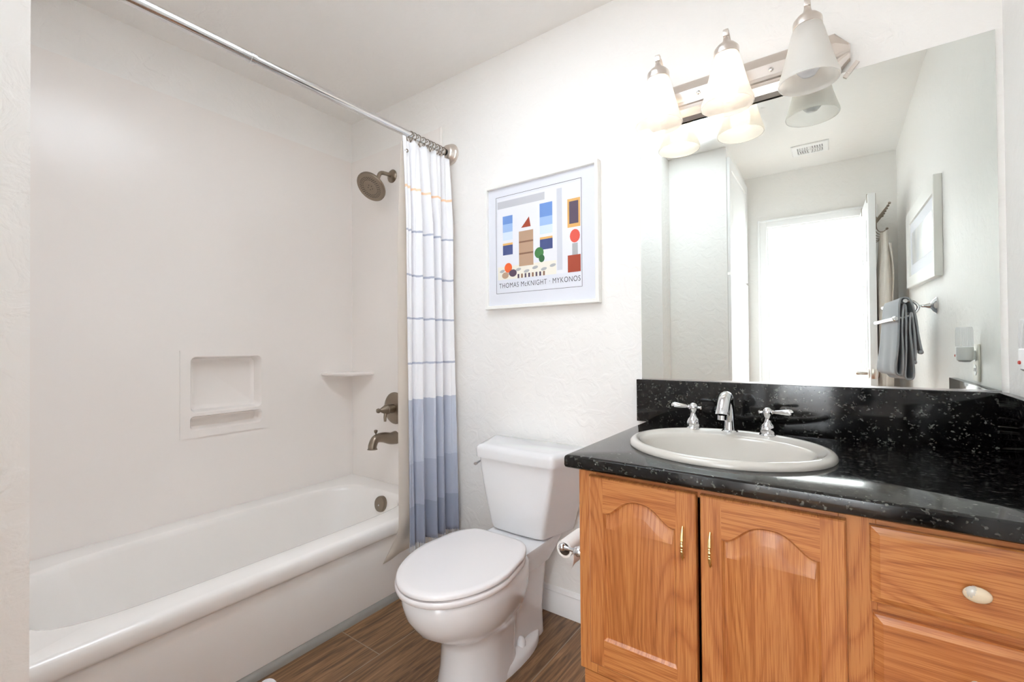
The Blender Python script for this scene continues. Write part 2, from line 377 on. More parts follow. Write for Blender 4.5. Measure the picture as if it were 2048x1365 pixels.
# bathroom door, swung open towards the right wall
d1 = link('door_1', panel_door(.61, 2.0, .035, ROWS, 2, .09), M['trim']); tag(d1, kind='structure')
A = math.atan2(.64, .022); d1.location = (2.503, -2.435, .008); d1.rotation_euler = (0, 0, A)
def door_part(name, bm, m):
    o = link(name, bm, m); o.parent = d1; return o
bm = B()
for s in (-1, 1):
    lathe(bm, [(.031, 0), (.031, .006), (.026, .010), (.012, .013), (.0115, .052), (.013, .058), (.010, .066), (.001, .070)], (.55, s*.0175, .915), (0, s, 0), 24)
    tube(bm, [(.55, s*.072, .915), (.50, s*.074, .915), (.43, s*.070, .912)], [.0105, .009, .007], 12)
door_part('lever_handle', bm, M['satin'])
door_part('latch_plate', box(B(), .6095, .6112, -.013, .013, .885, .945, .0004), M['satin'])
bm = B()
for z in (.25, 1.0, 1.8): box(bm, -.003, 0, -.016, .016, z-.045, z+.045); lathe(bm, [(.005, 0), (.005, .09)], (-.006, .018, z-.045), (0, 0, 1), 10)
door_part('hinge', bm, M['satin'])
# baseboard
def baseboard(name, pts, axis):
    """moulded profile swept along x (on the back wall)"""
    prof = [(0, 0), (-.014, 0), (-.014, .075), (-.011, .082), (-.011, .088), (-.013, .091), (-.008, .104), (-.003, .108), (0, .108)]
    bm = B(); rings(bm, [[(x, y, z) for y, z in prof] for x in pts]); return bm
struct('baseboard_back', baseboard('b', (.79, 1.806), 'x'), M['trim'], 25)
# ---------------------------------------------------------------- bathtub
TC = (.389, -.765)
def angs(x0, x1, y0, y1, c, n):
    a = {round(2*pi*i/n, 5) for i in range(n)}
    for x in (x0, x1):
        for y in (y0, y1): a.add(round(math.atan2(y-c[1], x-c[0]) % (2*pi), 5))
    return sorted(a)
def rect_pt(x0, x1, y0, y1, c, t):
    dx, dy = cos(t), sin(t); k = 1e9
    if dx > 1e-9: k = min(k, (x1-c[0])/dx)
    if dx < -1e-9: k = min(k, (x0-c[0])/dx)
    if dy > 1e-9: k = min(k, (y1-c[1])/dy)
    if dy < -1e-9: k = min(k, (y0-c[1])/dy)
    return c[0]+dx*k, c[1]+dy*k
def sup(c, hx, hy, e, t):
    dx, dy = cos(t), sin(t); k = (abs(dx/hx)**e + abs(dy/hy)**e)**(-1/e)
    return c[0]+dx*k, c[1]+dy*k
TY0, TY1 = -1.512, -.003
an = angs(.001, .782, TY0, TY1, TC, 120)
out0 = [rect_pt(.001, .782, TY0, TY1, TC, t) for t in an]
rs = []
for x1, z in ((.748, .028), (.757, .10), (.762, .20), (.762, .245), (.758, .264), (.750, .275), (.745, .284), (.745, .291), (.772, .293), (.778, .296), (.781, .304), (.782, .330), (.779, .345), (.772, .354), (.760, .358)):
    rs.append([(min(x, x1), y, z) for x, y in out0])
for hx, hy, e, z in ((.292, .665, 5, .358), (.284, .658, 5, .356), (.277, .650, 4.8, .349), (.272, .643, 4.6, .335), (.262, .622, 4.2, .25), (.252, .58, 4, .15), (.236, .54, 3.6, .095), (.20, .49, 3, .072), (.12, .38, 2.4, .066), (.03, .1, 2, .064)):
    rs.append([(*sup(TC, hx, hy, e, t), z) for t in an])
bt = root('bathtub', (.39, -.757, 0), 'white alcove bathtub with overhanging rolled rim along the left wall', 'bathtub')
bm = B(); rings(bm, rs, False, True); link('tub_body', bm, M['tub'], bt, 50)
bm = B(); lathe(bm, [(.001, .012), (.030, .012), (.037, .009), (.040, .003), (.040, -.012)], (.425, -.139, .300), (.0, -.99, .14), 32)
ov = link('overflow_plate', bm, M['nickel'], bt); ov['label'] = 'brushed nickel overflow plate'
bm = B(); lathe(bm, [(.001, .0145), (.003, .0145), (.005, .012)], (.425, -.139, .295), (0, -.99, .14), 10); link('screw', bm, M['steel'], bt)
bm = B(); rings(bm, [[(.744, y, 0), (.764, y, 0), (.762, y, .012), (.755, y, .022), (.744, y, .0275)] for y in (TY0, -.003)]); struct('trim_3', bm, M['greyline'])
# ---------------------------------------------------------------- tub surround with niche and corner shelf
ts = root('tub_surround', (0, 0, .36), 'glossy cream three-panel shower surround with recessed soap niche above the bathtub', 'shower surround')
ZS, ZT = 2.208, .3585
ny0, ny1, nz0, nz1 = -.878, -.498, .709, 1.100
bm = B(); box(bm, -.003, .003, -1.512, ny0+.01, ZT, ZS); box(bm, -.003, .003, ny1-.01, -.003, ZT, ZS); box(bm, -.003, .003, ny0+.01, ny1-.01, ZT, nz0+.01); box(bm, -.003, .003, ny0+.01, ny1-.01, nz1-.01, ZS)
link('side_panel', bm, M['surround'], ts)
bm = box(B(), .003, .735, -.006, 0, ZT, ZS); link('end_panel', bm, M['surround'], ts)
bm = box(B(), .735, .752, -.013, 0, .30, ZS+.003, .004); link('edge_strip', bm, M['surround'], ts)
bm = box(B(), .003, .745, -1.514, -1.509, ZT, ZS); link('end_panel', bm, M['surround'], ts)
# soap niche: raised frame with a large and a small pocket
bm = B(); yw, zw = (ny0, ny1), (nz0, nz1)
def rrect(y0, y1, z0, z1, r, x, n=6):
    p = []
    for cy_, cz_, a0 in ((y1-r, z1-r, 0), (y0+r, z1-r, 90), (y0+r, z0+r, 180), (y1-r, z0+r, 270)):
        for k in range(n+1):
            a = R(a0+90*k/n); p.append((x, cy_+r*cos(a), cz_+r*sin(a)))
    return p
pk = ((-.838, -.533, .818, 1.072, .022), (-.840, -.530, .742, .806, .016))
zsplit = .812
for (y0, y1, z0, z1, r), (a, b) in zip(pk, ((zsplit, nz1), (nz0, zsplit))):
    n = 6; inner = rrect(y0, y1, z0, z1, r, .010)
    o = []
    for i, (x, y, z) in enumerate(inner):
        c = i//(n+1); k = i % (n+1)
        oy, oz = ((ny1, b), (ny0, b), (ny0, a), (ny1, a))[c]
        o.append((.009, oy, oz))
    def shr(d, x, rr): return rrect(y0+d, y1-d, z0+d, z1-d, rr, x)
    rings(bm, [[(-.002, *p[1:]) for p in o], o, inner, shr(.003, .005, r), shr(.006, -.02, r), shr(.012, -.045, r), shr(.026, -.054, max(.006, r-.008))], False, True)
bmesh.ops.remove_doubles(bm, verts=bm.verts, dist=.0002)
link('soap_niche', bm, M['surround'], ts, 35)
bm = B(); n = 14; rr = []
for rad, z in ((.175, .946), (.196, .949), (.203, .955), (.203, .962), (.196, .966)):
    rr.append([(.003, -.006, z)] + [(.003+rad*sin(pi/2*k/n)*1.0, -.006-rad*cos(pi/2*k/n), z) for k in range(n+1)])
rings(bm, rr); link('corner_shelf', bm, M['surround'], ts, 35)
# ---------------------------------------------------------------- shower fittings on the end panel
FX = .385
sh = root('showerhead', (FX, -.006, 2.045), 'brushed nickel round shower head on bent arm high on surround', 'shower head')
bm = B(); lathe(bm, [(.036, 0), (.036, .004), (.030, .010), (.018, .014), (.012, .016)], (.372, -.006, 2.045), (0, -1, 0), 28); link('wall_flange', bm, M['nickel'], sh)
hc = Vector((.374, -.150, 1.945)); hn = Vector((.10, -.70, -.70)).normalized()
ap = bez([(.372, -.012, 2.045), (.372, -.05, 2.046), (.372, -.088, 2.036), tuple(hc - hn*.062)], 8)
bm = B(); tube(bm, ap, .0105, 14); link('shower_arm', bm, M['nickel'], sh)
bm = B(); lathe(bm, [(.015, -.066), (.017, -.060), (.017, -.050), (.022, -.042), (.052, -.022), (.074, -.014), (.081, -.008), (.081, 0), (.077, .004), (.072, .002), (.060, .005), (.036, .005), (.032, .003), (.001, .004)], hc, hn, 40); hd = link('spray_head', bm, M['nickel'], sh)
bm = B(); x, y, z = basis(hn)
for rad, cnt in ((.057, 34), (.050, 30), (.042, 26), (.013, 5)):
    for k in range(cnt):
        a = 2*pi*k/cnt + rad*30; c = hc + hn*.0045 + (x*cos(a)+y*sin(a))*rad; lathe(bm, [(.0019, 0), (.0015, .0025)], c, hn, 6)
nz = link('nozzle', bm, M['rubber'], sh); nz['kind'] = 'stuff'
va = root('shower_valve', (FX, -.006, .775), 'round brushed nickel shower valve with pointed lever above tub spout', 'shower valve')
bm = B(); lathe(bm, [(.086, 0), (.086, .004), (.080, .010), (.060, .014), (.036, .016)], (FX, -.006, .775), (0, -1, 0), 40); link('escutcheon', bm, M['nickel'], va)
bm = B(); lathe(bm, [(.024, .014), (.024, .050), (.027, .052), (.027, .058), (.025, .060), (.026, .063), (.024, .067), (.012, .092), (.0075, .100), (.011, .104), (.013, .110), (.011, .117), (.001, .120)], (FX, -.006, .775), (-.02, -1, -.02), 28)
tube(bm, [(FX, -.07, .768), (FX+.004, -.078, .735), (FX+.006, -.080, .712)], [.010, .008, .006], 10); link('lever_handle', bm, M['nickel'], va)
sp = root('tub_spout', (FX, -.006, .61), 'curved brushed nickel tub spout with diverter knob below shower valve', 'tub spout')
pth = bez([(FX, -.006, .615), (FX, -.04, .616), (FX, -.09, .630), (FX, -.135, .628), (FX, -.155, .600), (FX, -.157, .578)], 8)
rad = [.036 - .014*min(1, i/24) for i in range(len(pth))]; rad[-1] = .026; rad[-2] = .0245
bm = B(); tube(bm, pth, rad, 20); link('spout_body', bm, M['nickel'], sp)
bm = B(); lathe(bm, [(.003, 0), (.003, .016), (.008, .022), (.010, .032), (.006, .036), (.001, .036)], (FX, -.135, .640), (0, 0, 1), 14); link('diverter_knob', bm, M['nickel'], sp)
# ---------------------------------------------------------------- curtain rod, rings, curtain, liner
RX, RZ = .805, 2.055
rod = root('curtain_rod', (RX, 0, RZ), 'shiny telescoping steel curtain rod spanning above the bathtub', 'curtain rod')
bm = B(); tube(bm, [(RX, -.264, RZ), (RX, -.27, RZ), (RX, -.94, RZ)], [.0155, .0148, .0148], 20); link('outer_tube', bm, M['steel'], rod)
bm = B(); tube(bm, [(RX, -.03, RZ), (RX, -.28, RZ)], .0122, 20); link('inner_tube', bm, M['steel'], rod)
bm = B(); lathe(bm, [(.0185, 0), (.0185, .015), (.0165, .016), (.0165, .55)], (RX, -.93, RZ), (0, -1, 0), 20); link('sleeve_tube', bm, M['steel'], rod)
for y, d in ((0, -1), (-1.514, 1)):
    bm = B(); lathe(bm, [(.050, 0), (.052, .004), (.050, .012), (.046, .016), (.043, .018), (.038, .034), (.030, .040), (.016, .041)], (RX, y, RZ), (0, d, 0), 36); link('wall_flange', bm, M['satin'], rod)
bm = B(); lathe(bm, [(.0155, .038), (.0155, .047), (.012, .048)], (RX, 0, RZ), (0, -1, 0), 20); link('rubber_collar', bm, M['rubber'], rod)
rg0 = None
for k in range(10):
    y = -.060 - k*.0215 + random.uniform(-.003, .003) - (.012 if k > 6 else 0)
    if rg0 is None:
        bm = B(); pts = [(RX + .0215*sin(t), y + .003*sin(2*t), RZ - .0085 + .0250*cos(t)) for t in [2*pi*i/28 for i in range(29)]]
        tube(bm, pts, .0019, 8); rg0 = link('curtain_ring', bm, M['nickel']); o = rg0; y00 = y
    else:
        o = rot_copy(rg0); o.location = (0, y - y00, 0)
    tag(o, 'dark metal curtain ring bunched on the rod above the curtain', 'curtain ring', 'curtain rings on the shower rod')
CZ1, CZ0 = 2.030, .243
def cur(u, v):
    """u along the bunched width, v from top to hem"""
    z = CZ1 + (CZ0-CZ1)*v - .012*u*0
    w = v**.8
    yl, yr = -.322 + .010*v, -.040
    xl, xr = .818, .814 + .034*w
    ph = u*2*pi*4.4
    amp = .010 + .016*min(1, v*5) ; 
    y = yl + (yr-yl)*u + .012*sin(ph*.5+.7)*w*.6
    x = xl + (xr-xl)*u + amp*(sin(ph + .5*sin(v*2.2)) + .35*sin(2.3*ph+1.1+v)) 
    x += .006*sin(ph*2.1 + v*9)*(1-w)
    return (max(x, .7965), min(y, -.018), z - .018*abs(sin(ph*.5))*(1-min(1, v*9)))
sc = root('shower_curtain', (.83, -.16, 2.0), 'white shower curtain with thin stripes and blue hem gathered beside the toilet', 'shower curtain')
bm = B(); sheet(bm, cur, 110, 90, .0022, attr=('cloth_height', lambda u, v: CZ1 + (CZ0-CZ1)*v)); link('cloth', bm, M['curtain'], sc, 180)
bm = B()
for k in range(58):
    u = (k+.5)/58; p = Vector(cur(u, 1)); L = random.uniform(.035, .055)
    dx, dy = random.uniform(-.004, .004), random.uniform(-.005, .005)
    tube(bm, [p + Vector((0, 0, .004)), p + Vector((dx*.4, dy*.4, -L*.5)), p + Vector((dx, dy, -L))], [.0016, .0014, .0018], 5)
fr = link('fringe', bm, M['fringe'], sc); fr['label'] = 'white yarn fringe'; fr['kind'] = 'stuff'
bm = B(); p = Vector(cur(.035, .035)); lathe(bm, [(.004, 0), (.0085, 0), (.0085, .002), (.004, .0025)], p + Vector((.0015, 0, 0)), (1, -.4, 0), 18, cap=False); link('grommet', bm, M['nickel'], sc)
ln = root('shower_liner', (.79, -.34, 2.0), 'frosted cream shower liner hanging over the tub rim behind the curtain', 'shower liner')
def lin_f(u, v):
    z = 2.02 + (.20-2.02)*v
    w = min(1, v*4)
    y = -.305 - .024*w + u*(.27 + .024*w) - .085*max(0, v-.94)/.06*(1-u)
    x = .7895 + .0035*sin(u*2*pi*3)
    return (x - .0*v, min(y, -.018), z + .045*u*max(0, v-.9)/.1)
bm = B(); sheet(bm, lin_f, 48, 60, .0012); link('liner_sheet', bm, M['liner'], ln, 180)
# ---------------------------------------------------------------- toilet
TX = 1.322
tl = root('toilet', (TX, -.4, 0), 'white two-piece toilet with closed lid between bathtub and oak vanity', 'toilet')
def egg(cx, yb, yf, hw, z, n=56, wb=.6, sk=.06):
    """toilet-seat outline: blunt back of half-width hw*wb at yb, rounded nose at yf; axis skewed by sk"""
    p = []; ym = yb + (yf-yb)*.46
    for i in range(n):
        t = 2*pi*i/n; s, c = sin(t), cos(t)
        if c < 0:                                     # nose half
            y = ym + (ym-yf)*c; x = hw*s*(1 if True else 1)
        else:                                         # back half: flatten to wb
            e = 7.0
            y = ym + (yb-ym)*(abs(c)**(2/e)); x = hw*math.copysign(abs(s)**(2/e), s)
            x *= 1 - (1-wb)*((y-ym)/(yb-ym))**2
        p.append((cx + x + (-y-.30)*sk, y, z))
    return p
bm = B()
rs = []
for yb, yf, hw, z, wb in ((-.33, -.612, .112, 0, .9), (-.33, -.610, .112, .02, .9), (-.33, -.600, .105, .07, .9), (-.32, -.598, .104, .15, .9), (-.31, -.612, .112, .185, .9), (-.30, -.660, .134, .215, .85), (-.29, -.712, .156, .255, .8), (-.28, -.742, .170, .30, .75), (-.28, -.752, .176, .335, .72), (-.28, -.750, .175, .360, .72), (-.29, -.742, .168, .372, .72)):
    rs.append(egg(TX, yb, yf, hw, z, wb=wb))
rings(bm, rs)
# shelf under the tank and rear trapway
def rr_plan(x0, x1, y0, y1, r, z, n=5):
    p = []
    for cx, cy_, a0 in ((x1-r, y1-r, 0), (x0+r, y1-r, 90), (x0+r, y0+r, 180), (x1-r, y0+r, 270)):
        for k in range(n+1):
            a = R(a0+90*k/n); p.append((cx+r*cos(a), cy_+r*sin(a), z))
    return p
rings(bm, [rr_plan(TX-.09, TX+.09, -.36, -.06, .05, .27), rr_plan(TX-.115, TX+.115, -.38, -.045, .04, .33), rr_plan(TX-.128, TX+.128, -.385, -.045, .03, .362), rr_plan(TX-.124, TX+.124, -.38, -.045, .03, .372)])
rings(bm, [rr_plan(TX-.085, TX+.085, -.40, -.10, .06, 0), rr_plan(TX-.080, TX+.080, -.42, -.10, .06, .10), rr_plan(TX-.085, TX+.085, -.45, -.09, .06, .20), rr_plan(TX-.09, TX+.09, -.45, -.08, .06, .30)])
def foot(hw, yb, yf, z, n=40): return [(TX + hw*sin(2*pi*i/n), (yb+yf)/2 + (yb-yf)/2*math.copysign(abs(cos(2*pi*i/n))**.8, cos(2*pi*i/n)), z) for i in range(n)]
rings(bm, [foot(.122, -.12, -.58, 0), foot(.122, -.12, -.58, .018), foot(.116, -.125, -.57, .030), foot(.09, -.14, -.53, .042)])
link('bowl', bm, M['china'], tl, 60)
for s in (-1, 1):
    bm = B(); lathe(bm, [(.017, 0), (.017, .010), (.014, .022), (.007, .029), (.001, .030)], (TX+s*.088, -.30, .036), (0, 0, 1), 20); link('bolt_cap', bm, M['china'], tl)
bm = B(); z0 = .374
rings(bm, [egg(TX-.004, -.305, -.764, .183, z0, wb=.68), egg(TX-.004, -.303, -.769, .187, z0+.004, wb=.68), egg(TX-.004, -.303, -.770, .188, z0+.014, wb=.68), egg(TX-.004, -.305, -.766, .184, z0+.019, wb=.68)]); link('seat_ring', bm, M['seat'], tl, 50)
bm = B(); z0 = .3965
rings(bm, [egg(TX-.004, -.300, -.762, .180, z0, wb=.70), egg(TX-.004, -.298, -.767, .184, z0+.003, wb=.70), egg(TX-.004, -.298, -.767, .184, z0+.010, wb=.70), egg(TX-.004, -.301, -.762, .180, z0+.0145, wb=.70), egg(TX-.004, -.31, -.74, .165, z0+.0155, wb=.70)]); link('seat_lid', bm, M['seat'], tl, 50)
def tank_ring(hf, hb, yf, yb, z, r=.022, n=5, bow=.006):
    """trapezium plan (wider at the wall), rounded front corners, slightly bowed front"""
    P = [(TX+hb, yb), (TX-hb, yb), (TX-hf, yf), (TX+hf, yf)]; out = []
    for i, (px, py) in enumerate(P):
        a = Vector(P[i-1]); b = Vector((px, py)); c = Vector(P[(i+1) % 4]); rr = r if i > 1 else .006
        d1_, d2_ = (a-b).normalized(), (c-b).normalized(); h = d1_.angle(d2_)/2; tl_ = rr/math.tan(h)
        cen = b + (d1_+d2_).normalized()*(rr/sin(h)); s_ = b + d1_*tl_; e_ = b + d2_*tl_
        a0 = math.atan2(s_.y-cen.y, s_.x-cen.x); a1 = math.atan2(e_.y-cen.y, e_.x-cen.x)
        while a1-a0 > pi: a1 -= 2*pi
        while a1-a0 < -pi: a1 += 2*pi
        for k in range(n+1):
            t = a0+(a1-a0)*k/n; out.append((cen.x+rr*cos(t), cen.y+rr*sin(t), z))
        if i == 2:
            for k in range(1, 8): q = b.lerp(c, k/8); out.append((q.x, q.y - bow*sin(pi*k/8), z))
    return out
bm = B(); rings(bm, [tank_ring(.105, .150, -.185, -.03, .374), tank_ring(.118, .163, -.200, -.03, .380), tank_ring(.124, .170, -.205, -.03, .40), tank_ring(.150, .200, -.213, -.03, .52), tank_ring(.168, .224, -.216, -.03, .62), tank_ring(.172, .229, -.216, -.03, .658)]); link('tank', bm, M['china'], tl, 45)
bm = B(); rings(bm, [tank_ring(.170, .226, -.214, -.026, .6585), tank_ring(.182, .242, -.227, -.022, .6600), tank_ring(.183, .244, -.229, -.022, .690), tank_ring(.181, .242, -.226, -.022, .700), tank_ring(.174, .236, -.216, -.024, .7075), tank_ring(.160, .222, -.198, -.028, .7095)]); link('tank_lid', bm, M['china'], tl, 45)
bm = B(); lathe(bm, [(.012, 0), (.012, .006), (.006, .008)], (TX-.188, -.150, .632), (-1, -.25, 0), 16); tube(bm, [(TX-.193, -.152, .632), (TX-.200, -.155, .631), (TX-.199, -.175, .629), (TX-.192, -.215, .626)], [.006, .006, .006, .009], 10, sq=.7); fl = link('flush_lever', bm, M['chrome'], tl); fl['label'] = 'chrome flush lever'
# ---------------------------------------------------------------- vanity cabinet
VX0, VX1, VY = 1.794, 2.690, -.582
vc = root('vanity_cabinet', (2.24, -.3, 0), 'honey oak vanity cabinet with arched doors and a drawer stack under black granite', 'cabinet')
bm = box(B(), VX0, VX0+.016, VY+.019, -.002, .278, .794); box(bm, VX1-.016, VX1, VY+.019, -.002, .278, .794); box(bm, VX0+.016, VX1-.016, VY+.019, -.012, .278, .294); box(bm, VX0+.016, VX1-.016, -.012, -.002, .294, .70)
link('carcass', bm, [M['oak_v']], vc)
FZ0, FZ1 = .278, .7945
bm = B()
for x0, x1 in ((VX0, 1.842), (2.342, 2.398), (2.664, VX1)): box(bm, x0, x1, VY, VY+.019, FZ0, FZ1, .001, 1, 0)
for x0, x1 in ((1.842, 2.342), (2.398, 2.664)): box(bm, x0, x1, VY, VY+.019, FZ1-.026, FZ1, .001, 1, 1); box(bm, x0, x1, VY, VY+.019, FZ0, FZ0+.045, .001, 1, 1)
box(bm, 2.398, 2.664, VY, VY+.019, .618, .642, .001, 1, 1); box(bm, 2.398, 2.664, VY, VY+.019, .465, .49, .001, 1, 1)
link('face_frame', bm, [M['oak_v'], M['oak_h']], vc)
bm = box(B(), VX0+.008, VX1, VY+.006, VY+.026, 0, .272, .002); box(bm, VX0+.008, VX0+.024, VY+.026, -.03, 0, .272); link('base_panel', bm, M['oak_h'], vc)
YD = VY - .019
def off(poly, d):
    """inset a closed polygon (x, z), given counter-clockwise"""
    n = len(poly); o = []
    for i in range(n):
        a, b, c = Vector(poly[i-1]), Vector(poly[i]), Vector(poly[(i+1) % n])
        e1, e2 = (b-a).normalized(), (c-b).normalized(); n1, n2 = Vector((-e1.y, e1.x)), Vector((-e2.y, e2.x))
        m_ = (n1+n2); m_ = m_.normalized()/max(.35, m_.normalized().dot(n1)); o.append(tuple(b+m_*d))
    return o
def arch_door(name, x0, x1, z0, z1, px0, px1, pz0, pzs, pza, label):
    """cathedral raised-panel door: stiles, rails with an ogee arch, bevelled centre panel"""
    bm = B(); n = 28; yb = VY - .0005
    ar = [(px1+(px0-px1)*k/n, pzs + (pza-pzs)*(.5+.5*cos(pi*abs(2*k/n-1)**1.4))) for k in range(n+1)]
    sh_ = .006
    ar = [(px1, pzs)] + [(px1-sh_+(px0-px1+2*sh_)*k/n, pzs + (pza-pzs)*(.5+.5*cos(pi*abs(2*k/n-1)**1.4))) for k in range(n+1)] + [(px0, pzs)]
    e = .004
    def strip(pts_out, pts_in, mi):   # flat front face piece between two chains
        a = [bm.verts.new((x, YD, z)) for x, z in pts_out]; b = [bm.verts.new((x, YD, z)) for x, z in pts_in]
        for i in range(len(a)-1):
            f = bm.faces.new((a[i], a[i+1], b[i+1], b[i])); f.material_index = mi
    strip([(x0+e, z0+e), (x0+e, z1-e)], [(px0, z0+e), (px0, z1-e)], 0); strip([(px1, z0+e), (px1, z1-e)], [(x1-e, z0+e), (x1-e, z1-e)], 0)
    strip([(px0, z0+e), (px1, z0+e)], [(px0, pz0), (px1, pz0)], 1)
    strip([(x, z1-e) for x, z in ar], ar, 1)
    # outer moulded edge
    def rc(i, y): return [(x0+i, y, z0+i), (x1-i, y, z0+i), (x1-i, y, z1-i), (x0+i, y, z1-i)]
    rings(bm, [rc(0, yb), rc(0, YD+.006), rc(.0015, YD+.002), rc(e, YD)], True, False)
    poly = [(px0, pz0), (px1, pz0)] + ar
    def lv(d, y): return [(x, y, z) for x, z in (off(poly, d) if d else poly)]
    rings(bm, [lv(0, YD), lv(.0025, YD+.004), lv(.005, YD+.0075), lv(.008, YD+.0075), lv(.011, YD+.0065), lv(.034, YD+.0012), lv(.036, YD+.0005)], False, True)
    bmesh.ops.remove_doubles(bm, verts=bm.verts, dist=.0001)
    o = link(name, bm, [M['oak_v'], M['oak_h']], vc, 25); o['label'] = label; return o
dl = arch_door('door', 1.829, 2.088, .312, .781, 1.868, 2.044, .381, .694, .735, 'oak door hinged on its left')
dr = arch_door('door', 2.0955, 2.354, .312, .781, 2.139, 2.313, .381, .694, .735, 'oak door hinged on its right')
def sub(name, bm, m, part):
    o = link(name, bm, m); o.parent = part; o.matrix_parent_inverse = part.matrix_parent_inverse.copy() if False else Matrix.Translation(vc.location).inverted() @ Matrix.Identity(4) if False else Matrix.Identity(4); return o
def pull(x, part):
    z0, z1, y = .632, .708, YD-.016
    prof = [(.0008, 0), (.0032, .010), (.0038, .022), (.0022, .024), (.0034, .027), (.0022, .029), (.0044, .034), (.0022, .039), (.0034, .041), (.0022, .044), (.0038, .046), (.0034, .060), (.0012, .076)]
    bm = B(); rs = []
    for r, h in prof:
        bow = .010*(abs(h-.036)/.040)**2.2; yy = y + bow
        rs.append([(x+r*cos(2*pi*k/14), yy+r*.8*sin(2*pi*k/14), z0+h) for k in range(14)])
    rings(bm, rs)
    for h in (.004, .070): tube(bm, [(x, y+.008, z0+h), (x, YD+.0004, z0+h)], .0022, 8)
    o = sub('pull_handle', bm, M['brass'], part); o['label'] = 'turned brass pull'
pull(2.061, dl); pull(2.118, dr)
def drawer(x0, x1, z0, z1, label):
    bm = B()
    def rc(i, y): return [(x0+i, y, z0+i), (x1-i, y, z0+i), (x1-i, y, z1-i), (x0+i, y, z1-i)]
    rings(bm, [rc(0, VY-.0005), rc(0, YD+.009), rc(.002, YD+.006), rc(.006, YD+.0045), rc(.014, YD)])
    o = link('drawer', bm, M['oak_h'], vc, 20); o['label'] = label
    bm = B(); c = ((x0+x1)/2-.006, YD, (z0+z1)/2-.005)
    c = (2.522, YD, c[2]); lathe(bm, [(.007, 0), (.006, .008), (.009, .012)], c, (0, -1, 0), 16, mi=1)
    ball(bm, (c[0], c[1]-.018, c[2]), .0145, 20, (1.22, .55, .88), 0)
    ball(bm, (c[0]-.0045, c[1]-.0186, c[2]+.001), .0118, 16, (1.0, .60, 1.0), 1)
    k = sub('knob', bm, [M['cream'], M['shell']], o); k['label'] = 'ivory inlaid oval knob'
M['shell'] = mat('pearl_grey_inlay', (196, 190, 178), .15, coat=.6)
drawer(2.388, 2.674, .640, .779, 'top oak drawer'); drawer(2.391, 2.674, .487, .622, 'second oak drawer'); drawer(2.391, 2.674, .312, .468, 'bottom oak drawer')
# ---------------------------------------------------------------- granite top
SC = (2.096, -.325)
ct = root('countertop', (2.23, -.3, .8), 'speckled black granite vanity top with backsplash along the wall and right side', 'countertop')
CX0, CX1, CY0, CY1, CZB, CZT = 1.770, XR-.002, -.617, -.001, .7955, .8295
an = angs(CX0, CX1, CY0, CY1, SC, 96); o0 = [rect_pt(CX0, CX1, CY0, CY1, SC, t) for t in an]
def ins(i, z): return [(max(x, CX0+i), max(y, CY0+i), z) for x, y in o0]
def ell(hx, hy, z): return [(*sup(SC, hx, hy, 2, t), z) for t in an]
bm = B(); vr = rings(bm, [ell(.222, .190, CZB), ins(.006, CZB), ins(.0015, CZB+.003), ins(0, CZB+.008), ins(0, CZT-.009), ins(.0015, CZT-.004), ins(.006, CZT-.0005), ins(.008, CZT), ell(.222, .190, CZT), ell(.222, .190, CZB)], False, False)
bmesh.ops.remove_doubles(bm, verts=bm.verts, dist=.00005); link('slab', bm, M['granite'], ct, 35)
bm = box(B(), 1.7425+.0, CX1, -.021, -.001, CZT+.0002, .9825, .0015); link('backsplash', bm, M['granite'], ct)
bm = box(B(), CX1-.020, CX1, -.612, -.0215, CZT+.0002, .9825, .0015); link('side_splash', bm, M['granite'], ct)
# ---------------------------------------------------------------- sink
sk = root('sink', (SC[0], SC[1], .83), 'bone white oval drop-in sink set in the black granite top', 'sink')
BCY = -.352
def el(c, hx, hy, z, n=96): return [(c[0]+hx*cos(2*pi*i/n), c[1]+hy*sin(2*pi*i/n), z) for i in range(n)]
bc = (SC[0]-.004, BCY)
bm = B(); t = CZT + .0004
rings(bm, [el(SC, .215, .183, t-.03), el(SC, .219, .187, t), el(SC, .248, .218, t), el(SC, .2495, .2195, t+.004), el(SC, .247, .217, t+.011), el(SC, .241, .211, t+.016), el(SC, .232, .202, t+.0178), el(SC, .226, .196, t+.0165), el(SC, .222, .192, t+.0135), el(bc, .214, .165, t+.0125), el(bc, .209, .160, t+.010), el(bc, .203, .154, t+.001), el(bc, .19, .142, t-.045), el(bc, .16, .118, t-.095), el(bc, .11, .08, t-.125), el(bc, .03, .026, t-.135)], False, True)
link('basin', bm, M['bone'], sk, 60)
bm = B(); lathe(bm, [(.026, 0), (.024, .004), (.001, .004)], (bc[0], bc[1], t-.1345), (0, 0, 1), 24); link('drain', bm, M['chrome'], sk)
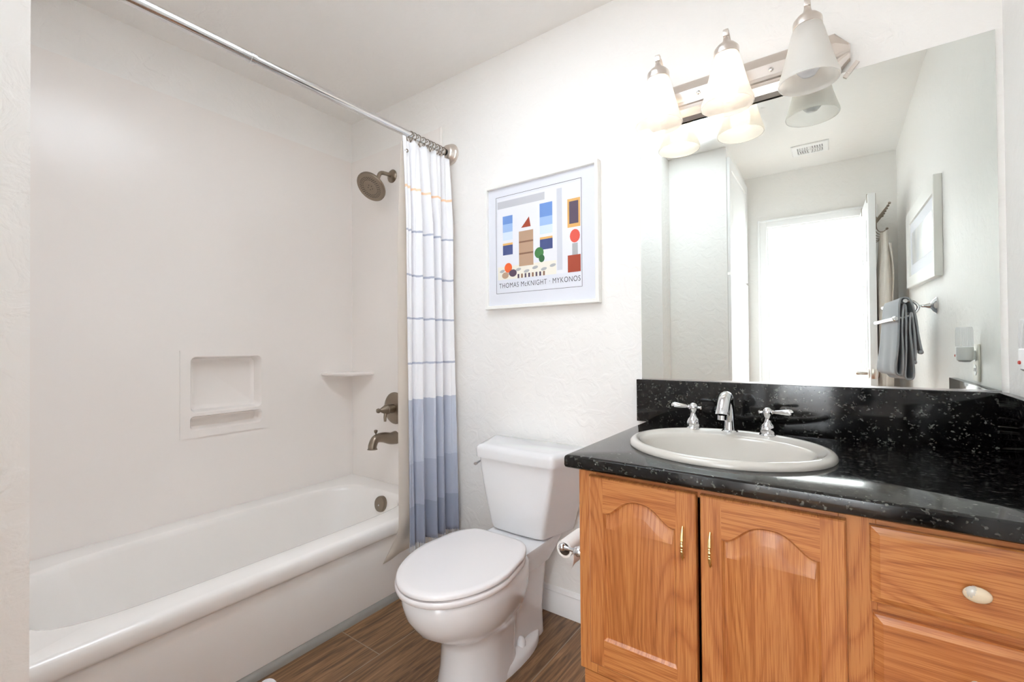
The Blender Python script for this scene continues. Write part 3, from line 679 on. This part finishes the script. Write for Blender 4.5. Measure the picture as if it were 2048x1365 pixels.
# ---------------------------------------------------------------- faucet
fa = root('bathroom_faucet', (2.075, -.14, .842), 'polished chrome widespread faucet with arched spout and two lever handles behind sink', 'faucet')
zt = t + .0126
bm = B(); lathe(bm, [(.0225, 0), (.0235, .003), (.021, .006), (.019, .007)], (2.076, -.137, zt), (0, 0, 1), 28)
pts = bez([(2.076, -.137, zt+.004), (2.0755, -.138, zt+.045), (2.075, -.146, zt+.085), (2.0745, -.170, zt+.108), (2.074, -.200, zt+.104), (2.0735, -.222, zt+.078), (2.073, -.228, zt+.062)], 8)
rad = [.0175 - .003*sin(pi*min(1, i/20)) + .002*max(0, (i-30)/18) for i in range(len(pts))]
tube(bm, pts, rad, 20); lathe(bm, [(.013, 0), (.013, .012), (.011, .013)], (2.073, -.229, zt+.061), (0, -.1, -1), 18); link('spout', bm, M['chrome'], fa)
for s, hx, ang in ((-1, 1.972, 8), (1, 2.178, -10)):
    bm = B(); c = (hx, -.142, zt)
    lathe(bm, [(.021, 0), (.0225, .003), (.021, .006), (.018, .008), (.020, .014), (.0205, .022), (.017, .032), (.011, .038), (.0085, .046), (.008, .052), (.010, .056), (.0135, .062), (.0145, .069), (.012, .076), (.006, .081), (.001, .082)], c, (0, 0, 1), 26)
    hb_ = link('handle', bm, M['chrome'], fa)
    d = Vector((s*cos(R(ang)), s*sin(R(ang)), .07)); c2 = Vector((hx, -.142, zt+.068)); bm = B()
    lathe(bm, [(.005, -.024), (.0062, -.022), (.004, -.018), (.0045, .010), (.0075, .014), (.0045, .018), (.006, .022), (.0085, .045), (.0098, .056), (.0085, .062), (.004, .066), (.001, .067)], c2, d, 18)
    o = link('lever', bm, M['chrome']); o.parent = hb_
# ---------------------------------------------------------------- mirror
mi_ = root('wall_mirror', (2.219, 0, 1.44), 'large frameless square mirror above the vanity backsplash', 'mirror')
MX0, MX1, MZ0, MZ1 = 1.759, 2.6785, .9835, 1.900
bm = box(B(), MX0, MX1, -.006, -.0005, MZ0, MZ1); gl = link('mirror_glass', bm, [M['mirror'], M['steel']], mi_, smooth=False)
bm = box(B(), MX0, MX1, -.0085, -.0062, MZ0-.0008, MZ0+.004); link('bottom_channel', bm, M['steel'], mi_)
bm = B(); cxx, czz = 2.388, 1.902
for p0, p1, hw in (((2.372, 1.884), (2.403, 1.921), .0055),):
    d = Vector((p1[0]-p0[0], p1[1]-p0[1])).normalized(); nn = Vector((-d.y, d.x))*hw
    rr = [[(p0[0]+nn.x, y, p0[1]+nn.y), (p0[0]-nn.x, y, p0[1]-nn.y), (p1[0]-nn.x, y, p1[1]-nn.y), (p1[0]+nn.x, y, p1[1]+nn.y)] for y in (-.0063, -.011)]; rings(bm, rr)
    lathe(bm, [(.0042, 0), (.0036, .002), (.001, .0026)], (2.381, -.011, 1.895), (0, -1, 0), 12); box(bm, 2.392, 2.399, -.0118, -.011, 1.910, 1.917)
mcl = link('mirror_clip', bm, M['satin'], mi_)
# ---------------------------------------------------------------- vanity light
LX = (1.868, 2.078, 2.288)
vl = root('vanity_light', (2.078, -.02, 1.95), 'brushed nickel three-light vanity fixture with frosted bell shades above mirror', 'wall light')
bm = B(); zc = 1.952; L = .308
prof = [(-.0118, .068), (-.018, .060), (-.024, .034), (-.030, .031), (-.030, -.004), (-.036, -.008), (-.037, -.018), (-.032, -.022), (-.034, -.034), (-.026, -.058), (-.0118, -.068)]
secs = []
for x, k in ((-L, .38), (-L+.004, .42), (-L+.036, 1), (L-.036, 1), (L-.004, .42), (L, .38)):
    secs.append([(2.078+x, y if abs(k-.38) > .01 else y*.8, zc + z*k) for y, z in prof])
rings(bm, secs); bp_ = link('backplate', bm, M['satin'], vl, 25)
for x in (1.973, 2.188):
    bm = B(); lathe(bm, [(.007, 0), (.007, .003), (.004, .006), (.001, .0065)], (x, -.0295, 1.963), (0, -1, 0), 16); o = link('screw', bm, M['steel']); o.parent = bp_; o.matrix_parent_inverse = Matrix.Identity(4)
for i, x in enumerate(LX):
    y0 = -.125
    bm = B(); ap = bez([(x, -.030, 1.990), (x, -.060, 2.006), (x, -.088, 2.046), (x, -.108, 2.068), (x, y0, 2.068), (x, y0, 2.050)], 5); tube(bm, ap, .0082, 4, sq=1)
    box(bm, x-.0075, x+.0075, y0-.009, y0+.007, 2.058, 2.078, .001); link('arm', bm, M['satin'], vl)
    bm = B(); lathe(bm, [(.008, .052), (.010, .042), (.013, .036), (.026, .026), (.0345, .016), (.036, .010), (.036, -.004), (.034, -.006), (.033, .008), (.001, .020)], (x, y0, 2.004), (0, 0, 1), 32); link('shade_holder', bm, M['satin'], vl)
    bm = B(); op = [(.0315, .000), (.034, -.004), (.040, -.022), (.049, -.060), (.058, -.098), (.067, -.130), (.0735, -.150), (.0752, -.158), (.074, -.162)]
    pr = [(r, h) for r, h in op] + [(r-.0028, h) for r, h in reversed(op)]
    rs = [[(x+r*cos(2*pi*k/48), y0+r*sin(2*pi*k/48), 2.006+h) for k in range(48)] for r, h in pr]; rings(bm, rs, False, False); bmesh.ops.remove_doubles(bm, verts=bm.verts, dist=1e-5)
    gsd = link('glass_shade', bm, M['shade'], vl, 60)
    bm = B(); lathe(bm, [(.012, .0), (.014, -.040), (.020, -.062), (.0295, -.086), (.032, -.104), (.028, -.122), (.017, -.136), (.001, -.140)], (x, y0, 2.000), (0, 0, 1), 24)
    bl = link('bulb', bm, M['bulb_on'] if i < 2 else M['bulb_off'], vl, 60)
    if i == 2: bl['label'] = 'unlit white bulb'
# ---------------------------------------------------------------- framed poster (generic seaside room in flat colours, caption below)
fp = root('framed_poster', (1.318, 0, 1.55), 'white framed poster with caption and colourful seaside artwork above the toilet', 'picture')
PX0, PX1, PZ0, PZ1 = 1.037, 1.600, 1.275, 1.833
bm = B()
def frame_ring(i, y): return [(PX0+i, y, PZ0+i), (PX1-i, y, PZ0+i), (PX1-i, y, PZ1-i), (PX0+i, y, PZ1-i)]
rings(bm, [frame_ring(0, -.0005), frame_ring(0, -.027), frame_ring(.002, -.029), frame_ring(.013, -.029), frame_ring(.015, -.027), frame_ring(.015, -.014)], False, False); link('frame', bm, M['whiteframe'], fp, 30)
bm = box(B(), PX0+.014, PX1-.014, -.016, -.002, PZ0+.014, PZ1-.014); link('mat_board', bm, M['matboard'], fp)
pm = {k: mat('print_'+k, c, .6) for k, c in dict(paper=(232, 233, 240), shade=(208, 211, 220), beam=(196, 197, 203), sky=(112, 150, 214), sky2=(160, 190, 232), haze=(214, 228, 244), sea=(72, 84, 134), hill=(226, 176, 104), tan=(188, 156, 130), brown=(140, 104, 84), rust=(168, 72, 48), orange=(240, 104, 48), plum=(84, 66, 88), green=(74, 132, 76), leaf=(52, 106, 64), cobble=(178, 180, 182), sand=(238, 234, 222), coral=(226, 92, 76), cyan=(222, 234, 238), dusk=(92, 78, 96), gold=(232, 190, 90)).items()}
ml = list(pm.values()); mk = list(pm.keys()); bm = B(); lev = [0]
IX0, IX1, IZ0, IZ1 = 1.103, 1.518, 1.405, 1.768
def U(u, v): lev[0] += 1; return IX0+(IX1-IX0)*u, IZ0+(IZ1-IZ0)*v
def poly(pts, k):
    lev[0] += 1; y = -.0163 - lev[0]*.000012
    f = bm.faces.new([bm.verts.new((IX0+(IX1-IX0)*u, y, IZ0+(IZ1-IZ0)*v)) for u, v in pts]); f.material_index = mk.index(k)
def disc(cu, cv, ru, rv, k, n=16, a=0):
    poly([(cu + ru*cos(2*pi*i/n)*cos(a) - rv*sin(2*pi*i/n)*sin(a), cv + rv*sin(2*pi*i/n)*cos(a) + ru*cos(2*pi*i/n)*sin(a)) for i in range(n)], k)
def rct(a, b, c, d, k): poly([(a, c), (b, c), (b, d), (a, d)], k)
rct(0, 1, 0, 1, 'paper'); rct(.0, .60, .88, .97, 'beam'); rct(.74, .80, .04, .97, 'shade'); rct(0, .73, 0, .16, 'sand')
for a, b, t_ in ((.07, .20, .78), (.54, .69, .84)):
    rct(a, b, .48, t_, 'haze'); rct(a, b, .58, t_, 'sky2'); rct(a, b, .68, t_, 'sky'); rct(a, b, .30, .42, 'sea'); rct(a, b, .42, .445, 'hill')
rct(.28, .46, .14, .56, 'tan'); rct(.28, .46, .42, .44, 'brown'); rct(.28, .46, .28, .30, 'brown'); poly([(.31, .60), (.43, .60), (.41, .72)], 'rust')
disc(.53, .27, .055, .065, 'green'); disc(.56, .20, .035, .045, 'leaf')
for i in range(7): disc(.06+i*.105, .105-.03*(i % 2), .036, .018, 'cobble', 12, .2)
for k in range(8): rct(.26+k*.045, .282+k*.045, .0, .05, ('plum', 'brown', 'dusk')[k % 3])
disc(.14, .14, .05, .06, 'orange'); disc(.20, .07, .05, .045, 'plum'); disc(.10, .05, .045, .04, 'tan')
rct(.86, 1, .50, .82, 'hill'); rct(.88, .98, .54, .79, 'dusk'); disc(.94, .40, .055, .075, 'coral'); rct(.86, 1, 0, .19, 'rust'); rct(.91, .97, .19, .32, 'cobble')
link('art_print', bm, ml, fp, smooth=False)
bm = B(); lx0, lx1, lz0, lz1 = 1.094, 1.524, 1.3435, 1.779; w = .0014
for a in ((lx0, lx1, lz0, lz0+w), (lx0, lx1, lz1-w, lz1), (lx0, lx0+w, lz0, lz1), (lx1-w, lx1, lz0, lz1)): box(bm, a[0], a[1], -.0166, -.0159, a[2], a[3])
link('border_line', bm, M['ink'], fp)
fc = bpy.data.curves.new('caption', 'FONT'); fc.body = 'THOMAS M\u1d04KNIGHT \u00b7 MYKONOS'; fc.body = 'THOMAS McKNIGHT \u00b7 MYKONOS'; fc.size = 1; fc.space_character = 1.12; fc.offset = -.008; fc.extrude = .01
tmp = bpy.data.objects.new('caption', fc); COL.objects.link(tmp); bpy.context.view_layer.update()
me = bpy.data.meshes.new_from_object(tmp.evaluated_get(bpy.context.evaluated_depsgraph_get())); bpy.data.objects.remove(tmp)
xs = [v.co.x for v in me.vertices]; ys = [v.co.y for v in me.vertices]; k = (1.516-1.110)/(max(xs)-min(xs)); kz = .0215/(max(ys)-min(ys))
for v in me.vertices: v.co = Vector((1.110+(v.co.x-min(xs))*k, -.0164 - v.co.z*.01, 1.3675+(v.co.y-min(ys))*kz))
me.materials.clear(); me.materials.append(M['ink']); tx = bpy.data.objects.new('caption', me); COL.objects.link(tx); tx.parent = fp; tx.matrix_parent_inverse = Matrix.Translation(fp.location).inverted()
# ---------------------------------------------------------------- toilet paper
HY, HZ, HXc = -.478, .520, 1.688
th = root('toilet_paper_holder', (1.794, HY, HZ), 'chrome paper holder with ball ends on the side of the oak vanity', 'toilet paper holder')
for y in (HY-.002, HY+.135):
    bm = B(); lathe(bm, [(.022, 0), (.022, .004), (.016, .008), (.008, .012), (.006, .030), (.0075, .040), (.0125, .048), (.0145, .057), (.0125, .066), (.006, .072), (.0055, .082), (.0060, .094), (.0085, .104)], (VX0-.0005, y, HZ), (-1, 0, 0), 20); ball(bm, (HXc-.004, y, HZ), .0118, 16); link('post', bm, M['chrome'], th)
bm = B(); tube(bm, [(HXc-.004, HY+.012, HZ), (HXc-.004, HY+.122, HZ)], .007, 12); link('roller', bm, M['chrome'], th)
tp = root('toilet_paper_roll', (HXc, HY+.06, HZ), 'thin nearly used-up roll of white toilet paper beside the vanity', 'toilet paper')
bm = B(); cz = HZ - .0104; xr_ = HXc-.004
rs = [[(xr_+r*cos(2*pi*k/36), y, cz+r*sin(2*pi*k/36)) for k in range(36)] for r, y in ((.0186, HY+.010), (.0250, HY+.010), (.0250, HY+.118), (.0186, HY+.118))]; rings(bm, rs+[rs[0]], False, False); bmesh.ops.remove_doubles(bm, verts=bm.verts, dist=1e-5); link('paper', bm, M['paper'], tp, 40)
bm = B(); rs = [[(xr_+r*cos(2*pi*k/36), y, cz+r*sin(2*pi*k/36)) for k in range(36)] for r, y in ((.0171, HY+.0104), (.0185, HY+.0104), (.0185, HY+.1176), (.0171, HY+.1176))]; rings(bm, rs+[rs[0]], False, False); bmesh.ops.remove_doubles(bm, verts=bm.verts, dist=1e-5); link('core', bm, M['card'], tp, 40)
def tail(u, v): return (xr_+.0250+.001+.004*sin(v*3)-.004*v, HY+.012+.1*u*(1-.0*v), cz - v*(.052-.02*u) + .003*sin(u*9)*v)
bm = B(); sheet(bm, tail, 12, 10, .0006); link('loose_sheet', bm, M['paper'], tp, 180)
# ---------------------------------------------------------------- white ribbed tuft on the floor by the tub
bm = B(); c = Vector((.842, -.915, 0)); n = 26; rs = []
for j in range(1, 9):
    t_ = j/9; ph = pi*.5*t_; row = []
    for k in range(n*4):
        a = 2*pi*k/(n*4); rib = 1 + .07*sin(a*n)
        row.append(c + Vector((.030*cos(ph*.98)*rib*cos(a), .030*cos(ph*.98)*rib*sin(a), .004 + .036*sin(ph))))
    rs.append(row)
rs.insert(0, [c + Vector((.026*cos(2*pi*k/(n*4)), .026*sin(2*pi*k/(n*4)), 0)) for k in range(n*4)]); rings(bm, rs)
tag(link('bath_brush', bm, M['fluff'], None, 60), 'round white ribbed scrubber on the floor against the tub', 'brush')
# ---------------------------------------------------------------- things seen in the mirror
lc = root('linen_cabinet', (1.56, -2.07, 0), 'tall built-in linen cabinet with white panelled doors, reflected in the mirror', 'cabinet')
LYF, LY0 = -1.690, YF+.001
bm = box(B(), 1.371, 1.752, LY0, LYF, 0.001, H-.001); link('carcass', bm, M['wall'], lc)
for z0, z1, nm in ((1.592, 2.372, 'upper'), (.60, 1.576, 'lower'), (.10, .585, 'bottom')):
    bm = B(); y0, y1 = LY0+.012, LYF-.010
    def rc(i, x): return [(x, y0+i, z0+i), (x, y1-i, z0+i), (x, y1-i, z1-i), (x, y0+i, z1-i)]
    rings(bm, [rc(0, 1.7525), rc(0, 1.769), rc(.003, 1.772), rc(.07, 1.772), rc(.075, 1.766), rc(.088, 1.764), rc(.115, 1.771), rc(.12, 1.771)]); o = link('door', bm, M['cabwhite'], lc, 25)
vt = root('ceiling_vent', (2.21, -2.055, H), 'white ceiling air register with angled louvres, reflected in the mirror', 'vent')
bm = B(); vx0, vx1, vy0, vy1 = 2.105, 2.318, -2.152, -1.962
fo = lambda i, z: [(vx0+i, vy0+i, z), (vx1-i, vy0+i, z), (vx1-i, vy1-i, z), (vx0+i, vy1-i, z)]
rings(bm, [fo(0, H-.0005), fo(0, H-.004), fo(.006, H-.009), fo(.034, H-.011), fo(.036, H-.005)], False, False); link('frame', bm, M['trim'], vt, 30)
bm = box(B(), vx0+.036, vx1-.036, vy0+.036, vy1-.036, H-.0035, H-.001); link('duct_shade_slab', bm, M['dark'], vt)  # solid dark slab: shade of the recess behind the louvres, put in as colour
bm = B(); cx_, cy2 = (vx0+vx1)/2, (vy0+vy1)/2
box(bm, cx_-.003, cx_+.003, vy0+.036, vy1-.036, H-.011, H-.004); box(bm, vx0+.036, vx1-.036, cy2-.003, cy2+.003, H-.011, H-.004)
for qx in (0, 1):
    for qy in (0, 1):
        for k in range(5):
            x = (vx0+.036 if qx == 0 else cx_) + (k+.6)*.0135; y0, y1 = ((vy0+.036, cy2), (cy2, vy1-.036))[qy]; t_ = .005 if (qx+qy) % 2 else -.005
            rings(bm, [[(x-.0006-t_, y, H-.0115), (x+.0006-t_, y, H-.0115), (x+.0006+t_, y, H-.004), (x-.0006+t_, y, H-.004)] for y in (y0, y1)])
link('louvres', bm, M['trim'], vt)
# picture on the right wall
wp = root('wall_picture', (XR, -1.27, 1.59), 'wide white framed picture on the right wall, reflected in the mirror', 'picture')
py0, py1, pz0, pz1 = -1.70, -.83, 1.392, 1.800; TLT = .035
def pr_(i, x): return [(x, y, z - (y-(py0+py1)/2)*TLT) for y, z in ((py0+i, pz0+i), (py1-i, pz0+i), (py1-i, pz1-i), (py0+i, pz1-i))]
bm = B(); rings(bm, [pr_(0, XR-.001), pr_(0, XR-.026), pr_(.004, XR-.028), pr_(.062, XR-.022), pr_(.066, XR-.014)], False, False); link('frame', bm, M['whiteframe'], wp, 30)
bm = B(); rings(bm, [pr_(.065, XR-.002), pr_(.065, XR-.015)]); link('mat_board', bm, M['matboard'], wp)
bm = B(); rings(bm, [pr_(.12, XR-.0152), pr_(.12, XR-.0158)])
am = mat('soft_grey_blue_print', (196, 200, 206), .3, bump=None); q = N(am); g = q.n('ShaderNodeNewGeometry'); t_ = q.n('ShaderNodeTexNoise'); t_.inputs['Scale'].default_value = 9; q.l(g.outputs['Position'], t_.inputs['Vector'])
rp = q.n('ShaderNodeValToRGB'); rp.color_ramp.elements[0].color = lin((168, 180, 196)); rp.color_ramp.elements[1].color = lin((222, 216, 206)); q.l(t_.outputs['Fac'], rp.inputs['Fac']); q.l(rp.outputs['Color'], q.b.inputs['Base Color'])
link('art_print', bm, am, wp)
# towel bar and towel
DIR = Vector((-.046, -.40, -.004))
tb = root('towel_bar', (XR, -.98, 1.266), 'chrome double towel bar with white porcelain rods on the right wall', 'towel bar')
bm = B(); lathe(bm, [(.036, 0), (.036, .004), (.031, .008), (.027, .013), (.018, .018), (.012, .022), (.010, .030), (.006, .040), (.005, .056), (.006, .062)], (XR-.0005, -.98, 1.266), (-1, 0, 0), 28)
link('post', bm, M['chrome'], tb)
up, lo = Vector((2.587, -.98, 1.291)), Vector((2.556, -.98, 1.215))
bm = B(); tube(bm, bez([up, (2.615, -.98, 1.287), (2.632, -.98, 1.264), (2.622, -.98, 1.240), (2.592, -.98, 1.222), lo], 8), .0058, 12); link('hoop', bm, M['chrome'], tb)
for p in (up, lo):
    bm = B(); ball(bm, p, .0125, 18); lathe(bm, [(.008, -.014), (.009, -.010), (.006, -.006)], p, DIR, 14); link('ball_end', bm, M['chrome'], tb)
    bm = B(); tube(bm, [p + DIR*.02, p + DIR], .0078, 16); link('porcelain_rod', bm, M['porcelain'], tb)
    bm = B(); lathe(bm, [(.0085, 0), (.009, .003), (.007, .008), (.001, .009)], p + DIR, DIR, 14); link('end_cap', bm, M['chrome'], tb)
cl = [(2.638, 1.075), (2.628, 1.14), (2.620, 1.22), (2.606, 1.288), (2.587, 1.3055), (2.569, 1.290), (2.564, 1.20), (2.560, 1.10), (2.552, .995), (2.560, .968), (2.576, .975), (2.580, 1.05), (2.577, 1.16), (2.581, 1.265), (2.589, 1.26), (2.590, 1.15), (2.588, 1.03), (2.584, .962), (2.596, .948), (2.610, .966), (2.607, 1.06), (2.600, 1.17), (2.606, 1.24), (2.613, 1.18), (2.617, 1.10), (2.616, 1.032)]
cp = [Vector((a, 0, b)) for a, b in cl]; cpp = bez(cp, 5)
def tow(u, v):
    p = cpp[min(int(round(u*(len(cpp)-1))), len(cpp)-1)]; s = -.965 + .0 - v*.30; k = (s+.98)/-.40
    low = max(0, 1.28-p.z)
    return (p.x - .046*k + .004*sin(v*14+u*9)*low*3 - .03*low*v, s + .012*sin(u*7)*low, p.z - .004*k + .006*sin(v*7)*low)
tw = root('hand_towel', (2.587, -1.1, 1.3), 'grey waffle towel folded over the porcelain towel bar', 'towel')
bm = B(); sheet(bm, tow, len(cpp)-1, 24, .006); link('cloth', bm, M['towel'], tw, 180)
for a, b in ((2.638, 1.072), (2.616, 1.028)):
    for k in range(2): link('tassel', ball(B(), (a-.001*k, -.975-.03*k, b-.004), .009, 10, (1, 1, 1.1)), M['towel'], tw)
# outlet plate and night light
op_ = root('outlet_plate', (XR, -.315, 1.04), 'ivory electrical outlet plate on right wall above the side splash', 'outlet')
bm = box(B(), XR-.0062, XR-.0005, -.350, -.280, .990, 1.103, .002); link('cover_plate', bm, M['ivory'], op_)
bm = B()
for z in (1.068, 1.024): lathe(bm, [(.0165, 0), (.0165, .0015), (.001, .0016)], (XR-.006, -.315, z), (-1, 0, 0), 24); 
link('receptacle', bm, M['plastic'], op_)
bm = B()
for y in (-.322, -.308): box(bm, XR-.0081, XR-.0075, y-.0012, y+.0012, 1.020, 1.030)
link('slot', bm, M['dark'], op_)
nl = root('night_light', (2.662, -.306, 1.08), 'small white plug-in night light with clear ribbed dome in the outlet', 'night light')
NC = (2.662, -.306)
bm = B(); lathe(bm, [(.001, 1.048), (.012, 1.049), (.019, 1.055), (.0205, 1.065), (.0205, 1.094), (.0185, 1.096), (.001, 1.096)], (NC[0], NC[1], 0), (0, 0, 1), 28); box(bm, NC[0]+.012, XR-.0082, NC[1]-.012, NC[1]+.012, 1.056, 1.082, .002); link('housing', bm, M['plastic'], nl)
bm = B(); n = 72; rs = []
for r, z in ((.0185, 1.0965), (.0195, 1.10), (.0190, 1.145), (.0182, 1.153), (.0165, 1.156)):
    rs.append([(NC[0]+r*(1+.035*(k % 2))*cos(2*pi*k/n), NC[1]+r*(1+.035*(k % 2))*sin(2*pi*k/n), z) for k in range(n)])
rings(bm, rs, False, True); link('ribbed_dome', bm, M['ribbed'], nl, 20)
bm = B(); lathe(bm, [(.004, 0), (.0035, .002), (.001, .0024)], (NC[0]-.0198, NC[1]-.004, 1.068), (-1, -.2, 0), 14); link('indicator_lens', bm, M['red'], nl)
# over-door hooks and robe
dp = lambda s, n_, z: Vector((2.503 + cos(A)*s + sin(A)*n_, -2.435 + sin(A)*s - cos(A)*n_, z))    # along the door, off its hidden face
hk = root('over_door_hooks', dp(.42, .02, 2.0), 'wire hook rack with ball tips hung over the bathroom door', 'hook rack')
bm = B()
for s in (.575, .22):
    tube(bm, [dp(s, -.020, 1.96), dp(s, -.0205, 2.0115), dp(s, .0205, 2.0115), dp(s, .0215, 1.84), dp(s, .0215, 1.79)], [.002]*5, 6)
box(bm, *sorted((dp(.2, .0225, 0).x, dp(.6, .0245, 0).x)), dp(.18, 0, 0).y, dp(.60, 0, 0).y, 1.846, 1.862); link('strap', bm, M['nickel'], hk)
for k in range(6):
    s = .585 - k*.066; bm = B(); e = dp(s, .085, 1.938)
    tube(bm, [dp(s, .024, 1.852), dp(s, .052, 1.892), e], .0022, 8); ball(bm, e, .0075, 12); link('upper_prong', bm, M['nickel'], hk)
    bm = B(); e = dp(s, .072, 1.788)
    tube(bm, bez([dp(s, .0235, 1.848), dp(s, .0245, 1.795), dp(s, .040, 1.772), dp(s, .058, 1.774), e], 5), .0022, 8); ball(bm, e, .007, 12); link('lower_hook', bm, M['nickel'], hk)
rb = root('bathrobe', dp(.52, .055, 1.78), 'light beige plush robe hanging behind the open bathroom door', 'robe')
bm = B(); rs = []; n = 60
for j in range(41):
    v = j/40; z = 1.782 + (.845-1.782)*v; hs = .035 + .12*min(1, v*2.2)**.7; hn_ = .016 + .020*min(1, v*3); row = []
    for k in range(n):
        a = 2*pi*k/n; f = 1 + .18*sin(a*7+v*2)*min(1, v*2.5) + .10*sin(a*11-v*4)
        row.append(dp(.475 + .06*(1-min(1, v*2)) + hs*cos(a), .062 + hn_*sin(a)*f, z))
    rs.append(row)
rings(bm, rs); link('robe_body', bm, M['robe'], rb, 180)
def flap(u, v): return tuple(dp(.60 - .05*(1-v)*0 - u*.10*(1-abs(v-.6)), .098 + .012*sin(u*3+v*5) - .02*(1-v), 1.70 - v*.50 - .16*u*v))
bm = B(); sheet(bm, flap, 12, 20, .006); link('lapel', bm, M['robe'], rb, 180)
